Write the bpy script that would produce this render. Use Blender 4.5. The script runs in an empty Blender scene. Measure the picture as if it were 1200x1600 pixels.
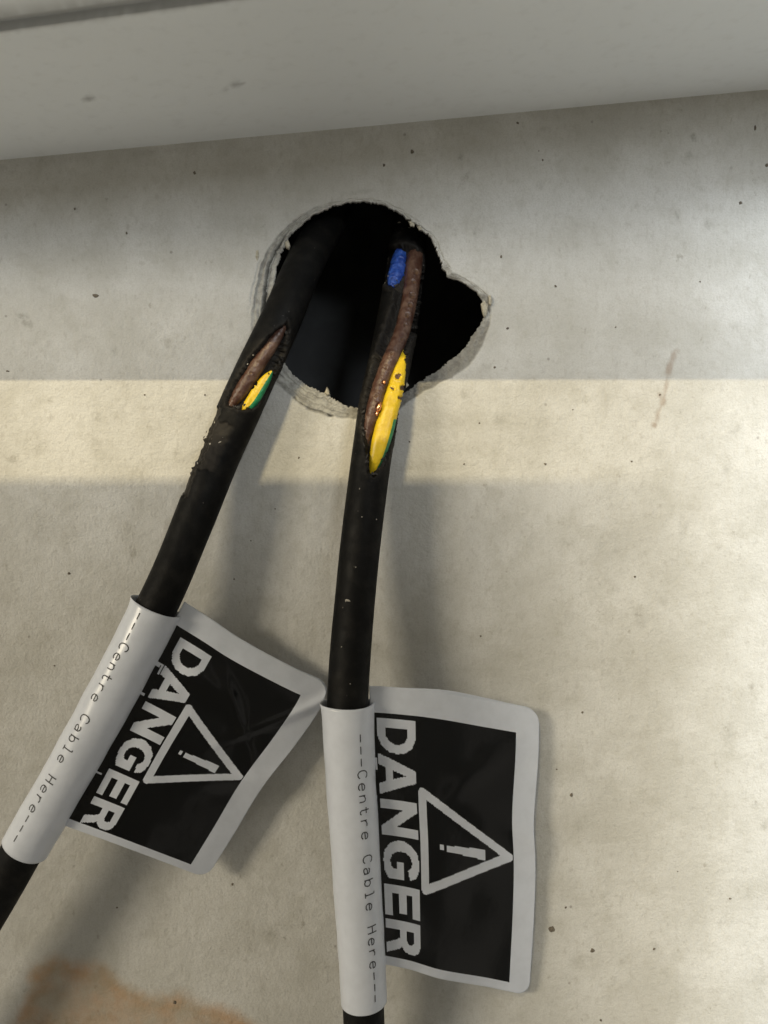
import bpy, math, random
import numpy as np
from mathutils import Vector, noise

# ------------------------------------------------------------------ camera, world, lamps, exposure
scene = bpy.context.scene
COL = scene.collection
CAM_D = 0.225            # metres from the wall to the lens
M = 0.00016              # metres on the wall per photograph pixel (1200 x 1600)

cam_d = bpy.data.cameras.new("camera")
cam = bpy.data.objects.new("camera", cam_d)
COL.objects.link(cam)
cam.location = (0, -CAM_D, 0)
cam.rotation_euler = (math.pi / 2, 0, 0)
cam_d.sensor_fit = 'VERTICAL'
cam_d.sensor_height = 36
cam_d.lens = 36 * CAM_D / (1600 * M)
cam_d.clip_start = 0.001
cam_d.clip_end = 100
cam_d.dof.use_dof = True
cam_d.dof.focus_distance = CAM_D - 0.014
cam_d.dof.aperture_fstop = cam_d.lens / 2.0
scene.camera = cam

world = bpy.data.worlds.new("World")
scene.world = world
world.use_nodes = True
bg = world.node_tree.nodes["Background"]
bg.inputs[0].default_value = (1.0, 0.94, 0.82, 1)
bg.inputs[1].default_value = 0.37

scene.view_settings.view_transform = 'Standard'
scene.view_settings.look = 'None'
scene.view_settings.exposure = 0
scene.view_settings.gamma = 1


def lamp(name, loc, target, sx, sy, power, color):
    l = bpy.data.lights.new(name, 'AREA')
    l.shape = 'RECTANGLE'
    l.size, l.size_y = sx, sy
    l.energy = power
    l.color = color
    o = bpy.data.objects.new(name, l)
    COL.objects.link(o)
    o.location = loc
    o.rotation_euler = (Vector(target) - Vector(loc)).to_track_quat('-Z', 'Y').to_euler()
    return o


# small warm strip lamp high in front: the ledge cuts its light off along a level line
lamp("warm_lamp", (-0.36, -1.20, 0.81), (-0.36, 0, 0.0), 0.15, 0.007, 13.0, (1.0, 0.83, 0.49))
# broad neutral light, lower and a little to the right
lamp("window_light", (0.47, -1.30, 0.36), (0.47, 0, 0.0), 0.30, 0.40, 14.5, (0.90, 0.955, 1.0))
# soft warm light from the left: soft shadows to the right of the cables
lamp("side_lamp", (-1.05, -0.95, 0.36), (0, 0, 0.0), 0.34, 0.22, 10.2, (1.0, 0.89, 0.68))
# neutral light far to the right, cut off on its left by an added board out of view
lamp("right_light", (1.30, -1.30, 0.46), (0.05, 0, 0), 0.16, 0.10, 47.0, (0.86, 0.94, 1.0))

scene.cycles.max_bounces = 8
scene.cycles.use_adaptive_sampling = True
scene.cycles.use_denoising = True


# ------------------------------------------------------------------ helpers
def P(px, py, d=0.0):
    """point of the place that lies d metres in front of the wall, seen at photograph pixel px, py"""
    k = (CAM_D - d) / CAM_D
    return Vector(((px - 600) * M * k, -d, (800 - py) * M * k))


def proj(p):
    k = (CAM_D + p[1]) / CAM_D
    return 600 + p[0] / (M * k), 800 - p[2] / (M * k)


def fbm(x, y, z=0.0, o=4):
    return noise.fractal(Vector((x, y, z)), 0.9, 2.1, o, noise_basis='PERLIN_ORIGINAL')


def interp(tab, x):
    if x <= tab[0][0]:
        return tab[0][1]
    for (a, va), (b, vb) in zip(tab, tab[1:]):
        if x <= b:
            t = (x - a) / (b - a)
            return va + (vb - va) * t
    return tab[-1][1]


def sstep(a, b, x):
    t = min(1.0, max(0.0, (x - a) / (b - a)))
    return t * t * (3 - 2 * t)


def signed(poly, x, y):
    """distance to a polygon, positive inside"""
    best, ins = 1e18, False
    n = len(poly)
    for i in range(n):
        x0, y0 = poly[i]
        x1, y1 = poly[(i + 1) % n]
        dx, dy = x1 - x0, y1 - y0
        t = ((x - x0) * dx + (y - y0) * dy) / (dx * dx + dy * dy + 1e-12)
        t = 0 if t < 0 else 1 if t > 1 else t
        q = (x - x0 - t * dx) ** 2 + (y - y0 - t * dy) ** 2
        if q < best:
            best = q
        if (y0 > y) != (y1 > y) and x < (x1 - x0) * (y - y0) / (y1 - y0) + x0:
            ins = not ins
    b = math.sqrt(best)
    return b if ins else -b


def mesh_obj(name, verts, faces, mats, parent=None, smooth=True, midx=None, attrs=None):
    me = bpy.data.meshes.new(name)
    me.from_pydata([tuple(v) for v in verts], [], faces)
    for m in (mats if isinstance(mats, (list, tuple)) else [mats]):
        me.materials.append(m)
    if midx is not None:
        me.polygons.foreach_set("material_index", midx)
    me.polygons.foreach_set("use_smooth", [smooth] * len(me.polygons))
    for an, vals in (attrs or {}).items():
        a = me.attributes.new(an, 'FLOAT', 'POINT')
        a.data.foreach_set("value", np.asarray(vals, dtype=np.float32))
    me.update()
    o = bpy.data.objects.new(name, me)
    COL.objects.link(o)
    if parent is not None:
        o.parent = parent
        o.matrix_parent_inverse = parent.matrix_basis.inverted()
    return o


def thing(name, label, cat, loc, group=None):
    o = bpy.data.objects.new(name, None)
    o.empty_display_size = 0.01
    COL.objects.link(o)
    o.location = loc
    o["label"], o["category"] = label, cat
    if group:
        o["group"] = group
    return o


def catmull(pts, per=24):
    out = []
    n = len(pts)
    for i in range(n - 1):
        p0, p1, p2, p3 = pts[max(i - 1, 0)], pts[i], pts[i + 1], pts[min(i + 2, n - 1)]
        for j in range(per):
            t = j / per
            out.append([0.5 * ((2 * b) + (-a + c) * t + (2 * a - 5 * b + 4 * c - d) * t * t + (-a + 3 * b - 3 * c + d) * t ** 3)
                        for a, b, c, d in zip(p0, p1, p2, p3)])
    out.append(list(pts[-1]))
    return out


def resample(pts, step):
    """even steps along a polyline of Vectors"""
    acc = [0.0]
    for a, b in zip(pts, pts[1:]):
        acc.append(acc[-1] + (b - a).length)
    n = max(2, int(acc[-1] / step))
    out, j = [], 0
    for i in range(n + 1):
        s = acc[-1] * i / n
        while j < len(acc) - 2 and acc[j + 1] < s:
            j += 1
        t = (s - acc[j]) / max(1e-12, acc[j + 1] - acc[j])
        out.append(pts[j].lerp(pts[j + 1], t))
    return out, acc[-1]


def frames(pts):
    fr = []
    n = len(pts)
    for i, c in enumerate(pts):
        T = (pts[min(i + 1, n - 1)] - pts[max(i - 1, 0)]).normalized()
        F = Vector((0, -1, 0))
        F = (F - T * F.dot(T)).normalized()
        S = F.cross(T).normalized()
        fr.append((c, T, F, S))
    return fr


def sweep(fr, na, rad, caps=True):
    """tube round a path; rad(i, phi, base point) gives the radius"""
    vs, fs = [], []
    n = len(fr)
    for i, (c, T, F, S) in enumerate(fr):
        for a in range(na):
            ph = 2 * math.pi * a / na
            d = F * math.cos(ph) + S * math.sin(ph)
            vs.append(c + d * rad(i, ph, c, d))
    for i in range(n - 1):
        for a in range(na):
            b = (a + 1) % na
            fs.append((i * na + a, i * na + b, (i + 1) * na + b, (i + 1) * na + a))
    if caps:
        fs.append(tuple(range(na)))
        fs.append(tuple(reversed(range((n - 1) * na, n * na))))
    return vs, fs


# ------------------------------------------------------------------ materials
class NT:
    def __init__(self, name):
        self.m = bpy.data.materials.new(name)
        self.m.use_nodes = True
        self.t = self.m.node_tree
        self.b = self.t.nodes["Principled BSDF"]

    def n(self, typ, **kw):
        nd = self.t.nodes.new(typ)
        for k, v in kw.items():
            if k.startswith("_"):
                setattr(nd, k[1:], v)
        return nd

    def link(self, a, b):
        self.t.links.new(a, b)

    def coord(self):
        return self.n("ShaderNodeNewGeometry").outputs["Position"]

    def noise(self, scale, detail=4, rough=0.6, vec=None, dist=0.0):
        nd = self.n("ShaderNodeTexNoise")
        nd.inputs["Scale"].default_value = scale
        nd.inputs["Detail"].default_value = detail
        nd.inputs["Roughness"].default_value = rough
        nd.inputs["Distortion"].default_value = dist
        self.link(vec if vec is not None else self.coord(), nd.inputs["Vector"])
        return nd.outputs["Fac"]

    def ramp(self, fac, a, b, c0=0.0, c1=1.0):
        nd = self.n("ShaderNodeMapRange")
        nd.interpolation_type = 'SMOOTHSTEP'
        for i, v in zip((1, 2, 3, 4), (a, b, c0, c1)):
            nd.inputs[i].default_value = v
        self.link(fac, nd.inputs[0])
        return nd.outputs[0]

    def math(self, op, a, b=None):
        nd = self.n("ShaderNodeMath")
        nd.operation = op
        for i, v in enumerate((a, b)):
            if v is None:
                continue
            if isinstance(v, (int, float)):
                nd.inputs[i].default_value = v
            else:
                self.link(v, nd.inputs[i])
        return nd.outputs[0]

    def mix(self, fac, a, b, blend='MIX'):
        nd = self.n("ShaderNodeMix")
        nd.data_type = 'RGBA'
        nd.blend_type = blend
        for i, v in ((0, fac), (6, a), (7, b)):
            if isinstance(v, (int, float)):
                nd.inputs[i].default_value = v
            elif isinstance(v, tuple):
                nd.inputs[i].default_value = (*v, 1)
            else:
                self.link(v, nd.inputs[i])
        return nd.outputs[2]

    def attr(self, name):
        nd = self.n("ShaderNodeAttribute")
        nd.attribute_name = name
        return nd.outputs["Fac"]

    def mapping(self, scale, rot=(0, 0, 0)):
        nd = self.n("ShaderNodeMapping")
        nd.inputs["Scale"].default_value = scale
        nd.inputs["Rotation"].default_value = rot
        self.link(self.coord(), nd.inputs["Vector"])
        return nd.outputs[0]

    def color(self, c):
        if isinstance(c, tuple):
            self.b.inputs["Base Color"].default_value = (*c, 1)
        else:
            self.link(c, self.b.inputs["Base Color"])

    def set(self, **kw):
        for k, v in kw.items():
            s = self.b.inputs[k.replace("_", " ")]
            if isinstance(v, (int, float)):
                s.default_value = v
            else:
                self.link(v, s)

    def bump(self, h, dist, strength=1.0):
        nd = self.n("ShaderNodeBump")
        nd.inputs["Distance"].default_value = dist
        nd.inputs["Strength"].default_value = strength
        self.link(h, nd.inputs["Height"])
        self.link(nd.outputs[0], self.b.inputs["Normal"])


def wall_material():
    w = NT("painted_board")
    base = w.mix(w.ramp(w.noise(34, 6, 0.66), 0.36, 0.66), (0.487, 0.476, 0.440), (0.597, 0.589, 0.562))
    base = w.mix(w.ramp(w.noise(120, 6, 0.7), 0.47, 0.68, 0, 0.40), base, (0.40, 0.385, 0.335))
    base = w.mix(w.ramp(w.noise(2600, 2, 0.5), 0.40, 0.66, 0, 0.22), base, (0.33, 0.315, 0.275))
    base = w.mix(w.ramp(w.noise(800, 4, 0.65, w.mapping((1, 1, 0.55))), 0.50, 0.72, 0, 0.42), base, (0.37, 0.35, 0.31))
    # small blotches in clusters
    v = w.mapping((1, 1, 0.75))
    blot = w.math('MULTIPLY', w.ramp(w.noise(330, 4, 0.7, v), 0.60, 0.70), w.ramp(w.noise(60, 4, 0.65), 0.46, 0.60))
    base = w.mix(w.math('MULTIPLY', blot, 0.55), base, (0.27, 0.245, 0.20))
    # pin specks
    vo = w.n("ShaderNodeTexVoronoi")
    vo.inputs["Scale"].default_value = 170
    w.link(w.coord(), vo.inputs["Vector"])
    pin = w.ramp(vo.outputs["Distance"], 0.035, 0.085, 1, 0)
    sep = w.n("ShaderNodeSeparateColor")
    w.link(vo.outputs["Color"], sep.inputs[0])
    pin = w.math('MULTIPLY', pin, w.ramp(sep.outputs[0], 0.60, 0.95, 0, 0.5))
    base = w.mix(pin, base, (0.12, 0.10, 0.08))
    base = w.mix(w.math('MULTIPLY', w.attr("grime"), w.ramp(w.noise(420, 5, 0.75), 0.40, 0.62, 0.10, 1.0)), base, (0.17, 0.155, 0.12))
    # rusty water stain
    rd = w.math('ADD', w.attr("rust"), w.math('MULTIPLY', w.math('SUBTRACT', w.noise(75, 8, 0.68), 0.5), 52))
    inner = w.ramp(rd, 2, 30, 0.85, 0.58)
    rust = w.math('MULTIPLY', w.ramp(rd, -18, 12), inner)
    rc = w.mix(w.ramp(w.noise(95, 5, 0.65), 0.38, 0.64), (0.44, 0.255, 0.12), (0.33, 0.245, 0.14))
    base = w.mix(w.math('MULTIPLY', rust, w.ramp(w.noise(230, 4, 0.7), 0.25, 0.62, 0.7, 1.0)), base, rc)
    base = w.mix(w.math('MULTIPLY', w.attr("ruststreak"), 0.6), base, (0.27, 0.19, 0.13))
    # raw scraped board at the hole
    raw = w.mix(w.ramp(w.noise(700, 5, 0.7), 0.35, 0.65), (0.27, 0.26, 0.235), (0.44, 0.43, 0.39))
    base = w.mix(w.attr("raw"), base, raw)
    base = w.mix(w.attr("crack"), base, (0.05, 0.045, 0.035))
    w.color(base)
    w.set(Roughness=0.55, Specular_IOR_Level=0.35)
    h = w.math('ADD', w.math('MULTIPLY', w.noise(1500, 4, 0.6), 0.6), w.noise(430, 3, 0.6))
    w.bump(h, 0.00030, 1.0)
    return w.m


def plain(name, col, rough, col2=None, scale=600, bump=0.0, spec=0.5, metal=0.0, lo=0.4, hi=0.65):
    w = NT(name)
    if col2 is not None:
        w.color(w.mix(w.ramp(w.noise(scale, 5, 0.65), lo, hi), col, col2))
    else:
        w.color(col)
    w.set(Roughness=rough, Specular_IOR_Level=spec, Metallic=metal)
    if bump:
        w.bump(w.noise(scale * 1.6, 4, 0.6), bump)
    return w.m


def ledge_material():
    w = NT("white_laminate")
    c = w.mix(w.ramp(w.noise(14, 3, 0.5), 0.35, 0.7), (0.80, 0.83, 0.85), (0.84, 0.87, 0.89))
    c = w.mix(w.ramp(w.noise(300, 4, 0.6), 0.5, 0.75, 0, 0.10), c, (0.40, 0.40, 0.38))
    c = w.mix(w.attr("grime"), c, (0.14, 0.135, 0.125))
    w.color(c)
    w.set(Roughness=0.42, Specular_IOR_Level=0.4)
    w.bump(w.noise(900, 3, 0.5), 0.00004, 0.5)
    return w.m


def jacket_material():
    w = NT("black_rubber")
    c = w.mix(w.ramp(w.noise(260, 5, 0.65), 0.42, 0.72), (0.0040, 0.0040, 0.0040), (0.0110, 0.0102, 0.0090))
    # dust and lint caught on the rubber
    vo = w.n("ShaderNodeTexVoronoi")
    vo.inputs["Scale"].default_value = 900
    w.link(w.mapping((1, 1, 0.8), (0, 0.5, 0)), vo.inputs["Vector"])
    sep = w.n("ShaderNodeSeparateColor")
    w.link(vo.outputs["Color"], sep.inputs[0])
    pin = w.math('MULTIPLY', w.ramp(vo.outputs["Distance"], 0.05, 0.16, 1, 0), w.ramp(sep.outputs[1], 0.93, 0.99, 0, 0.55))
    c = w.mix(pin, c, (0.22, 0.20, 0.17))
    c = w.mix(w.attr("torn"), c, (0.026, 0.023, 0.020))
    w.color(c)
    w.set(Roughness=w.ramp(w.noise(300, 4, 0.6), 0.3, 0.7, 0.48, 0.66), Specular_IOR_Level=0.12)
    w.bump(w.noise(1300, 4, 0.65), 0.00012, 0.6)
    return w.m


def label_material(name, col, rough, spec):
    w = NT(name)
    c = w.mix(w.ramp(w.noise(240, 4, 0.6), 0.35, 0.7), col, tuple(v * 0.93 for v in col))
    w.color(c)
    w.set(Roughness=rough, Specular_IOR_Level=spec)
    w.bump(w.noise(170, 3, 0.55), 0.00016, 0.5)
    return w.m


M_WALL = wall_material()
M_LEDGE = ledge_material()
M_JACKET = jacket_material()
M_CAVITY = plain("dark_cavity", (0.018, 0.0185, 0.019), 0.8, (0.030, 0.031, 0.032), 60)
M_BROWN = plain("brown_insulation", (0.058, 0.023, 0.014), 0.42, (0.125, 0.072, 0.050), 420, 0.00007)
M_BROWN_DARK = plain("bitten_insulation", (0.070, 0.032, 0.014), 0.6, (0.12, 0.06, 0.025), 1200, 0.0001)
M_YELLOW = plain("yellow_insulation", (0.70, 0.485, 0.010), 0.40, (0.60, 0.40, 0.010), 420, 0.00005)
M_GREEN = plain("green_insulation", (0.012, 0.22, 0.085), 0.42, (0.010, 0.16, 0.06), 420, 0.00005)
M_BLUE = plain("blue_insulation", (0.010, 0.045, 0.27), 0.5, (0.028, 0.095, 0.42), 700, 0.00018)
M_COPPER = plain("bare_copper", (0.95, 0.45, 0.22), 0.22, metal=1.0)
M_WHITE = label_material("silver_white_vinyl", (0.63, 0.66, 0.73), 0.30, 0.5)
M_BLACK = label_material("black_print", (0.0022, 0.0023, 0.0026), 0.19, 0.34)
M_INK = plain("grey_ink", (0.03, 0.03, 0.035), 0.6)
M_DIRT = plain("dirt", (0.11, 0.092, 0.07), 0.9, (0.17, 0.145, 0.11), 1500)
M_FLAKE = plain("torn_board", (0.50, 0.46, 0.36), 0.85, (0.36, 0.33, 0.26), 1400, 0.0002)
M_SHADE_BOARD = plain("grey_shade_board", (0.30, 0.29, 0.27), 0.8, (0.26, 0.25, 0.23), 20)

# ------------------------------------------------------------------ the wall with its hole
HC = (575.0, 475.0)
HOLE = [(566, 314), (526, 319), (500, 329), (474, 346), (452, 370), (438, 395), (431, 420), (428, 449), (426, 480),
        (428, 520), (438, 552), (451, 576), (466, 592), (489, 606), (507, 613), (511, 609), (516, 619), (526, 625),
        (545, 634), (575, 640), (605, 632), (627, 617), (646, 602), (669, 586), (690, 574), (702, 563), (716, 553),
        (729, 539), (739, 526), (747, 512), (759, 489), (753, 478), (755, 469), (742, 452), (730, 444), (716, 436),
        (701, 432), (692, 418), (687, 402), (682, 390), (676, 374), (668, 364), (658, 359), (652, 350), (642, 344),
        (620, 329), (594, 317)]
OUTER = [(566, 308), (526, 312), (498, 320), (468, 335), (443, 357), (420, 381), (404, 410), (395, 440), (390, 475),
         (388, 505), (390, 540), (402, 575), (422, 596), (440, 608), (460, 625), (480, 640), (500, 648), (527, 654),
         (548, 656), (580, 656), (612, 648), (640, 628), (662, 612), (690, 598), (720, 584), (744, 560), (756, 540),
         (765, 510), (769, 466), (757, 455), (735, 440), (719, 430), (709, 425), (699, 410), (689, 389), (681, 371),
         (665, 356), (646, 340), (623, 325), (596, 312)]


def polar(poly, n):
    a = sorted(((math.atan2(y - HC[1], x - HC[0]) % (2 * math.pi)), math.hypot(x - HC[0], y - HC[1])) for x, y in poly)
    ang = np.array([p[0] for p in a])
    rr = np.array([p[1] for p in a])
    ang = np.concatenate([ang[-1:] - 2 * math.pi, ang, ang[:1] + 2 * math.pi])
    rr = np.concatenate([rr[-1:], rr, rr[:1]])
    return np.interp(np.arange(n) * 2 * math.pi / n, ang, rr)


# grime patches read off the photograph: px, py, half width, half height, lean (deg), strength
GRIME = [(38, 500, 17, 7, 40, 0.5), (120, 327, 5, 6, 0, 0.5), (178, 548, 7, 10, 0, .35), (265, 537, 7, 10, 0, .3),
         (150, 650, 7, 9, 10, .35), (190, 650, 6, 9, 10, .3), (20, 715, 14, 9, 30, .4), (60, 700, 5, 8, 0, .35), (60, 820, 12, 34, 0, .22),
         (150, 690, 6, 7, 0, .3), (38, 640, 5, 8, 0, .3), (300, 612, 5, 5, 0, .35), (195, 600, 7, 5, 0, .4), (18, 590, 10, 5, -20, .3),
         (720, 247, 5, 11, 0, .45), (727, 278, 5, 13, 28, .5), (843, 290, 6, 8, 0, .38), (852, 200, 9, 6, 0, .25), (1084, 216, 6, 7, 0, .5),
         (1076, 243, 6, 8, 0, .35), (1108, 350, 9, 8, 30, .42), (745, 362, 6, 7, 0, .35), (710, 363, 5, 6, 0, .3), (1060, 340, 3, 10, -30, .4),
         (770, 480, 5, 9, 0, .2), (760, 570, 9, 12, 0, .26), (778, 655, 11, 9, 0, .3), (725, 615, 14, 8, 0, .25), (720, 660, 9, 10, 0, .2),
         (1148, 668, 10, 9, 0, .3), (1134, 738, 7, 12, 0, .22), (1067, 825, 8, 14, 12, .22), (1180, 630, 5, 9, 0, .16), (1105, 880, 10, 14, 0, .12),
         (950, 850, 22, 26, 0, .14), (998, 962, 9, 16, -15, .26), (1035, 940, 10, 10, 0, .14), (890, 845, 16, 8, 0, .15), (970, 865, 12, 12, 0, .15),
         (1138, 1148, 12, 14, 20, .22), (1082, 1262, 7, 5, 0, .35), (1100, 1292, 12, 4, 0, .24), (1174, 1072, 5, 5, 0, .45), (1133, 1441, 13, 5, -15, .42),
         (1186, 1532, 10, 8, 30, .3), (1172, 1400, 9, 9, 0, .16), (1196, 1290, 5, 10, 0, .35), (907, 1288, 12, 12, 0, .2), (1130, 1350, 5, 6, 0, .16),
         (950, 1040, 14, 14, 0, .22), (970, 1060, 9, 12, 0, .2), (905, 1500, 14, 12, 0, .18), (1068, 1570, 5, 5, 0, .26), (1022, 1483, 4, 5, 0, .32), (1182, 1258, 8, 4, 0, .25),
         (420, 1458, 9, 11, 0, .38), (438, 1447, 7, 7, 0, .32), (388, 1475, 8, 10, 20, .14), (262, 1478, 4, 4, 0, .3), (266, 1522, 4, 4, 0, .22),
         (700, 900, 30, 40, 0, .05), (620, 1020, 20, 16, 0, .10), (500, 930, 10, 24, 0, .08), (650, 1590, 16, 20, 0, .10),
         (90, 250, 60, 7, -5, .14), (250, 236, 60, 6, -5, .12), (520, 212, 60, 6, -5, .10), (700, 195, 60, 5, -5, .10), (560, 300, 26, 4, -6, .2), (10, 262, 16, 14, 0, .2)]
STREAK = [(1050, 570, 3.4, 20, 14, .7), (1033, 632, 2.6, 26, 14, .75), (1041, 600, 2.4, 18, 14, .7), (1052, 556, 5, 9, 18, .9), (1046, 575, 6, 12, 14, 1.0), (1040, 610, 3.2, 22, 12, .75), (1036, 628, 4.0, 8, 12, .9), (1028, 648, 3.5, 15, 14, .8),
          (1023, 664, 5, 5, 0, 1.0), (1031, 617, 3.5, 3.5, 0, 1.0), (1058, 548, 5, 4, 0, .6)]
RUSTPOLY = [(20, 1640), (28, 1600), (45, 1570), (60, 1545), (52, 1522), (70, 1508), (98, 1500), (130, 1505), (165, 1518), (190, 1540),
            (205, 1552), (235, 1562), (262, 1560), (285, 1556), (330, 1572), (370, 1584), (395, 1602), (420, 1640)]


def ell(px, py, e):
    x0, y0, a, b, lean, s = e
    dx, dy = px - x0, py - y0
    r = math.radians(lean)
    u = dx * math.cos(r) + dy * math.sin(r)
    v = -dx * math.sin(r) + dy * math.cos(r)
    return (u / a) ** 2 + (v / b) ** 2


def build_wall():
    N = 840
    hr, orr = polar(HOLE, N), polar(OUTER, N)
    verts, grime, rust, raw, crack, streak = [], [], [], [], [], []
    rings = []
    rnd = random.Random(5)
    # torn edge
    jag = np.array([fbm(math.cos(a) * 14, math.sin(a) * 14, 2, 6) * 2.3 + fbm(math.cos(a) * 55, math.sin(a) * 55, 8, 3) * 2.2
                    for a in np.arange(N) * 2 * math.pi / N])
    hr = hr + jag
    ojag = np.array([fbm(math.cos(a) * 9, math.sin(a) * 9, 22, 5) * 2.2 for a in np.arange(N) * 2 * math.pi / N])
    orr = np.maximum(orr + ojag, hr + 3.0)
    TH = 0.0016

    def ring(kind, f):
        for i in range(N):
            a = 2 * math.pi * i / N
            ca, sa = math.cos(a), math.sin(a)
            deg = math.degrees(a) % 360          # 0 right, 90 down, 180 left, 270 up
            rw = ck = 0.0
            if kind == 'back':
                r, y = hr[i] + f * 12, TH
                rw = 1.0
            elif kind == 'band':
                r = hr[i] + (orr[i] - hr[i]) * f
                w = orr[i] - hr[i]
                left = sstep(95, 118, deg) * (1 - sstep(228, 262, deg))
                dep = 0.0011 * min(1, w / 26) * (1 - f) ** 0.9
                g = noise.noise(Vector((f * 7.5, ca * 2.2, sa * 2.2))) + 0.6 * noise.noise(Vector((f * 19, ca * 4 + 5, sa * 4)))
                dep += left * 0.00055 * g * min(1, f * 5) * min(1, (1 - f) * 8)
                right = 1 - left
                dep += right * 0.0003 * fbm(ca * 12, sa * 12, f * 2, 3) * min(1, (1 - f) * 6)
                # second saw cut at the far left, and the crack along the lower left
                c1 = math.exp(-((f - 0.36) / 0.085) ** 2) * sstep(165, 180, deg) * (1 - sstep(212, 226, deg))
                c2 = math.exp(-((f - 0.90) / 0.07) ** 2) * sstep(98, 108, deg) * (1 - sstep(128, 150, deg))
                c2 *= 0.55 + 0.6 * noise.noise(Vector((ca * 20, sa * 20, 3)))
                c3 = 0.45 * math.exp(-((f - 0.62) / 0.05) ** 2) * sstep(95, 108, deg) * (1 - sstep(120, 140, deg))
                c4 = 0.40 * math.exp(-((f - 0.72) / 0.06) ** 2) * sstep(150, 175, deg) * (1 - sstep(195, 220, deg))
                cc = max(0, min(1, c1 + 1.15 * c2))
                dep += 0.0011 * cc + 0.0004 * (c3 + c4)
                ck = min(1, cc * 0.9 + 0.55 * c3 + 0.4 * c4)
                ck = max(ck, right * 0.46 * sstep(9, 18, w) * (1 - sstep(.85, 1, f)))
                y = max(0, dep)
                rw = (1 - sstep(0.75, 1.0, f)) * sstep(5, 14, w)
            else:
                r0 = orr[i]
                rr = 170 + f
                k = math.exp(-f / 70)
                r = rr + (r0 - 170) * k
                y = 0.0
                rw = 0.0
            px, py = HC[0] + ca * r, HC[1] + sa * r
            # the board is cut square to its face: straight lines on the wall plane
            verts.append(((px - 600) * M, y, (800 - py) * M))
            raw.append(rw)
            crack.append(ck)
            g = s = 0.0
            ru = -60.0
            if kind == 'out' and f < 1300 and -40 < px < 1240 and -40 < py < 1640:
                nz = 0.55 * noise.noise(Vector((px * 0.09, py * 0.09, 0)))
                for e in GRIME:
                    if abs(px - e[0]) < 90 and abs(py - e[1]) < 60:
                        q = ell(px, py, e) + nz
                        if q < 1.6:
                            g = max(g, e[5] * (1 - sstep(0.15, 1.6, q)))
                if 990 < px < 1080 and 520 < py < 690:
                    for e in STREAK:
                        q = ell(px, py, e) + nz
                        if q < 1.5:
                            s = max(s, e[5] * (1 - sstep(0.2, 1.5, q)))
                if py > 1440 and px < 520:
                    d = signed(RUSTPOLY, px, py)
                    ru = d
                    d += 11 * fbm(px * 0.021, py * 0.021, 4, 5)
                    blob = fbm(px * 0.013, py * 0.013, 11, 4)
                    g = max(g, 0.75 * sstep(0.0, 0.5, blob) * sstep(8, 40, d))
                    g = max(g, 0.75 * sstep(1572, 1612, py + 10 * blob) * sstep(35, 60, px) * (1 - sstep(120, 150, px)))
            grime.append(g)
            rust.append(ru)
            streak.append(s)
        rings.append(len(rings))

    ring('back', 1.0)
    ring('back', 0.0)
    nb = 26
    for j in range(nb + 1):
        ring('band', j / nb)
    f = 2.0
    while f < 1330:
        ring('out', f)
        f += 2.2 if f < 120 else 3.4
    ring('out', 2200)
    ring('out', 3800)
    nr = len(rings)
    faces = []
    for j in range(nr - 1):
        for i in range(N):
            k = (i + 1) % N
            faces.append((j * N + i, (j + 1) * N + i, (j + 1) * N + k, j * N + k))
    wall = mesh_obj("wall", verts, faces, M_WALL, attrs=dict(grime=grime, rust=rust, raw=raw, crack=crack, ruststreak=streak))
    wall["label"] = "stained cream painted wall with a ragged round hole cut through it"
    wall["category"] = "wall"
    return wall


WALL = build_wall()

# crumbs and flies' specks stuck on the paint: real little lumps
SPECKS = [(304, 270, 3, 4), (149, 462, 8, 4), (198, 364, 2.5, 3), (117, 326, 2.5, 3), (108, 896, 3.5, 3), (644, 237, 4.5, 4.5), (600, 258, 3, 4),
          (809, 192, 3, 3), (848, 250, 2, 2.5), (842, 236, 1.5, 1.5), (1157, 317, 4, 4), (783, 401, 3, 3.5), (793, 513, 3, 3), (868, 447, 3, 3.5),
          (962, 511, 2, 2), (1094, 440, 2, 2), (773, 574, 3, 2.5), (987, 721, 2.5, 2), (992, 901, 2.5, 2.5), (751, 994, 2.2, 2.2),
          (910, 1113, 2.8, 2.8), (893, 1242, 4, 4.5), (884, 1418, 3, 2.5), (862, 1452, 6.5, 7), (926, 1485, 5, 5), (1141, 1404, 3, 2), (939, 1594, 3, 3),
          (1022, 1483, 3, 3.5), (1059, 1362, 1.6, 1.6), (852, 725, 3, 2.5), (1180, 200, 3, 6), (1198, 258, 4, 4), (870, 1202, 2, 2),
          (749, 661, 2, 2), (725, 725, 2, 2), (273, 1566, 4, 4), (183, 1418, 2.5, 2), (363, 1382, 3, 3), (12, 580, 4, 2), (320, 617, 2, 2), (226, 617, 2, 2), (467, 715, 2, 3),
          (1031, 617, 2.4, 2.4), (640, 690, 2, 2), (895, 640, 1.6, 1.6), (392, 845, 1.5, 1.5), (430, 795, 1.5, 1.5), (366, 905, 2, 2), (240, 890, 1.5, 1.5), (85, 1040, 2, 2)]


def build_specks():
    rnd = random.Random(3)
    vs, fs = [], []
    for x, y, a, b in SPECKS:
        n = 11
        base = len(vs)
        vs.append(P(x, y, 0.00022))
        for ring_f, h in ((0.6, 0.00017), (1.0, 0.00001)):
            for i in range(n):
                t = 2 * math.pi * i / n
                k = ring_f * rnd.uniform(0.5, 0.86)
                vs.append(P(x + a * k * math.cos(t), y + b * k * math.sin(t), h))
        for i in range(n):
            j = (i + 1) % n
            fs.append((base, base + 1 + j, base + 1 + i))
            fs.append((base + 1 + i, base + 1 + j, base + 1 + n + j, base + 1 + n + i))
    o = mesh_obj("dirt_specks", vs, fs, M_DIRT, WALL)
    o["kind"] = "stuff"


build_specks()


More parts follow.
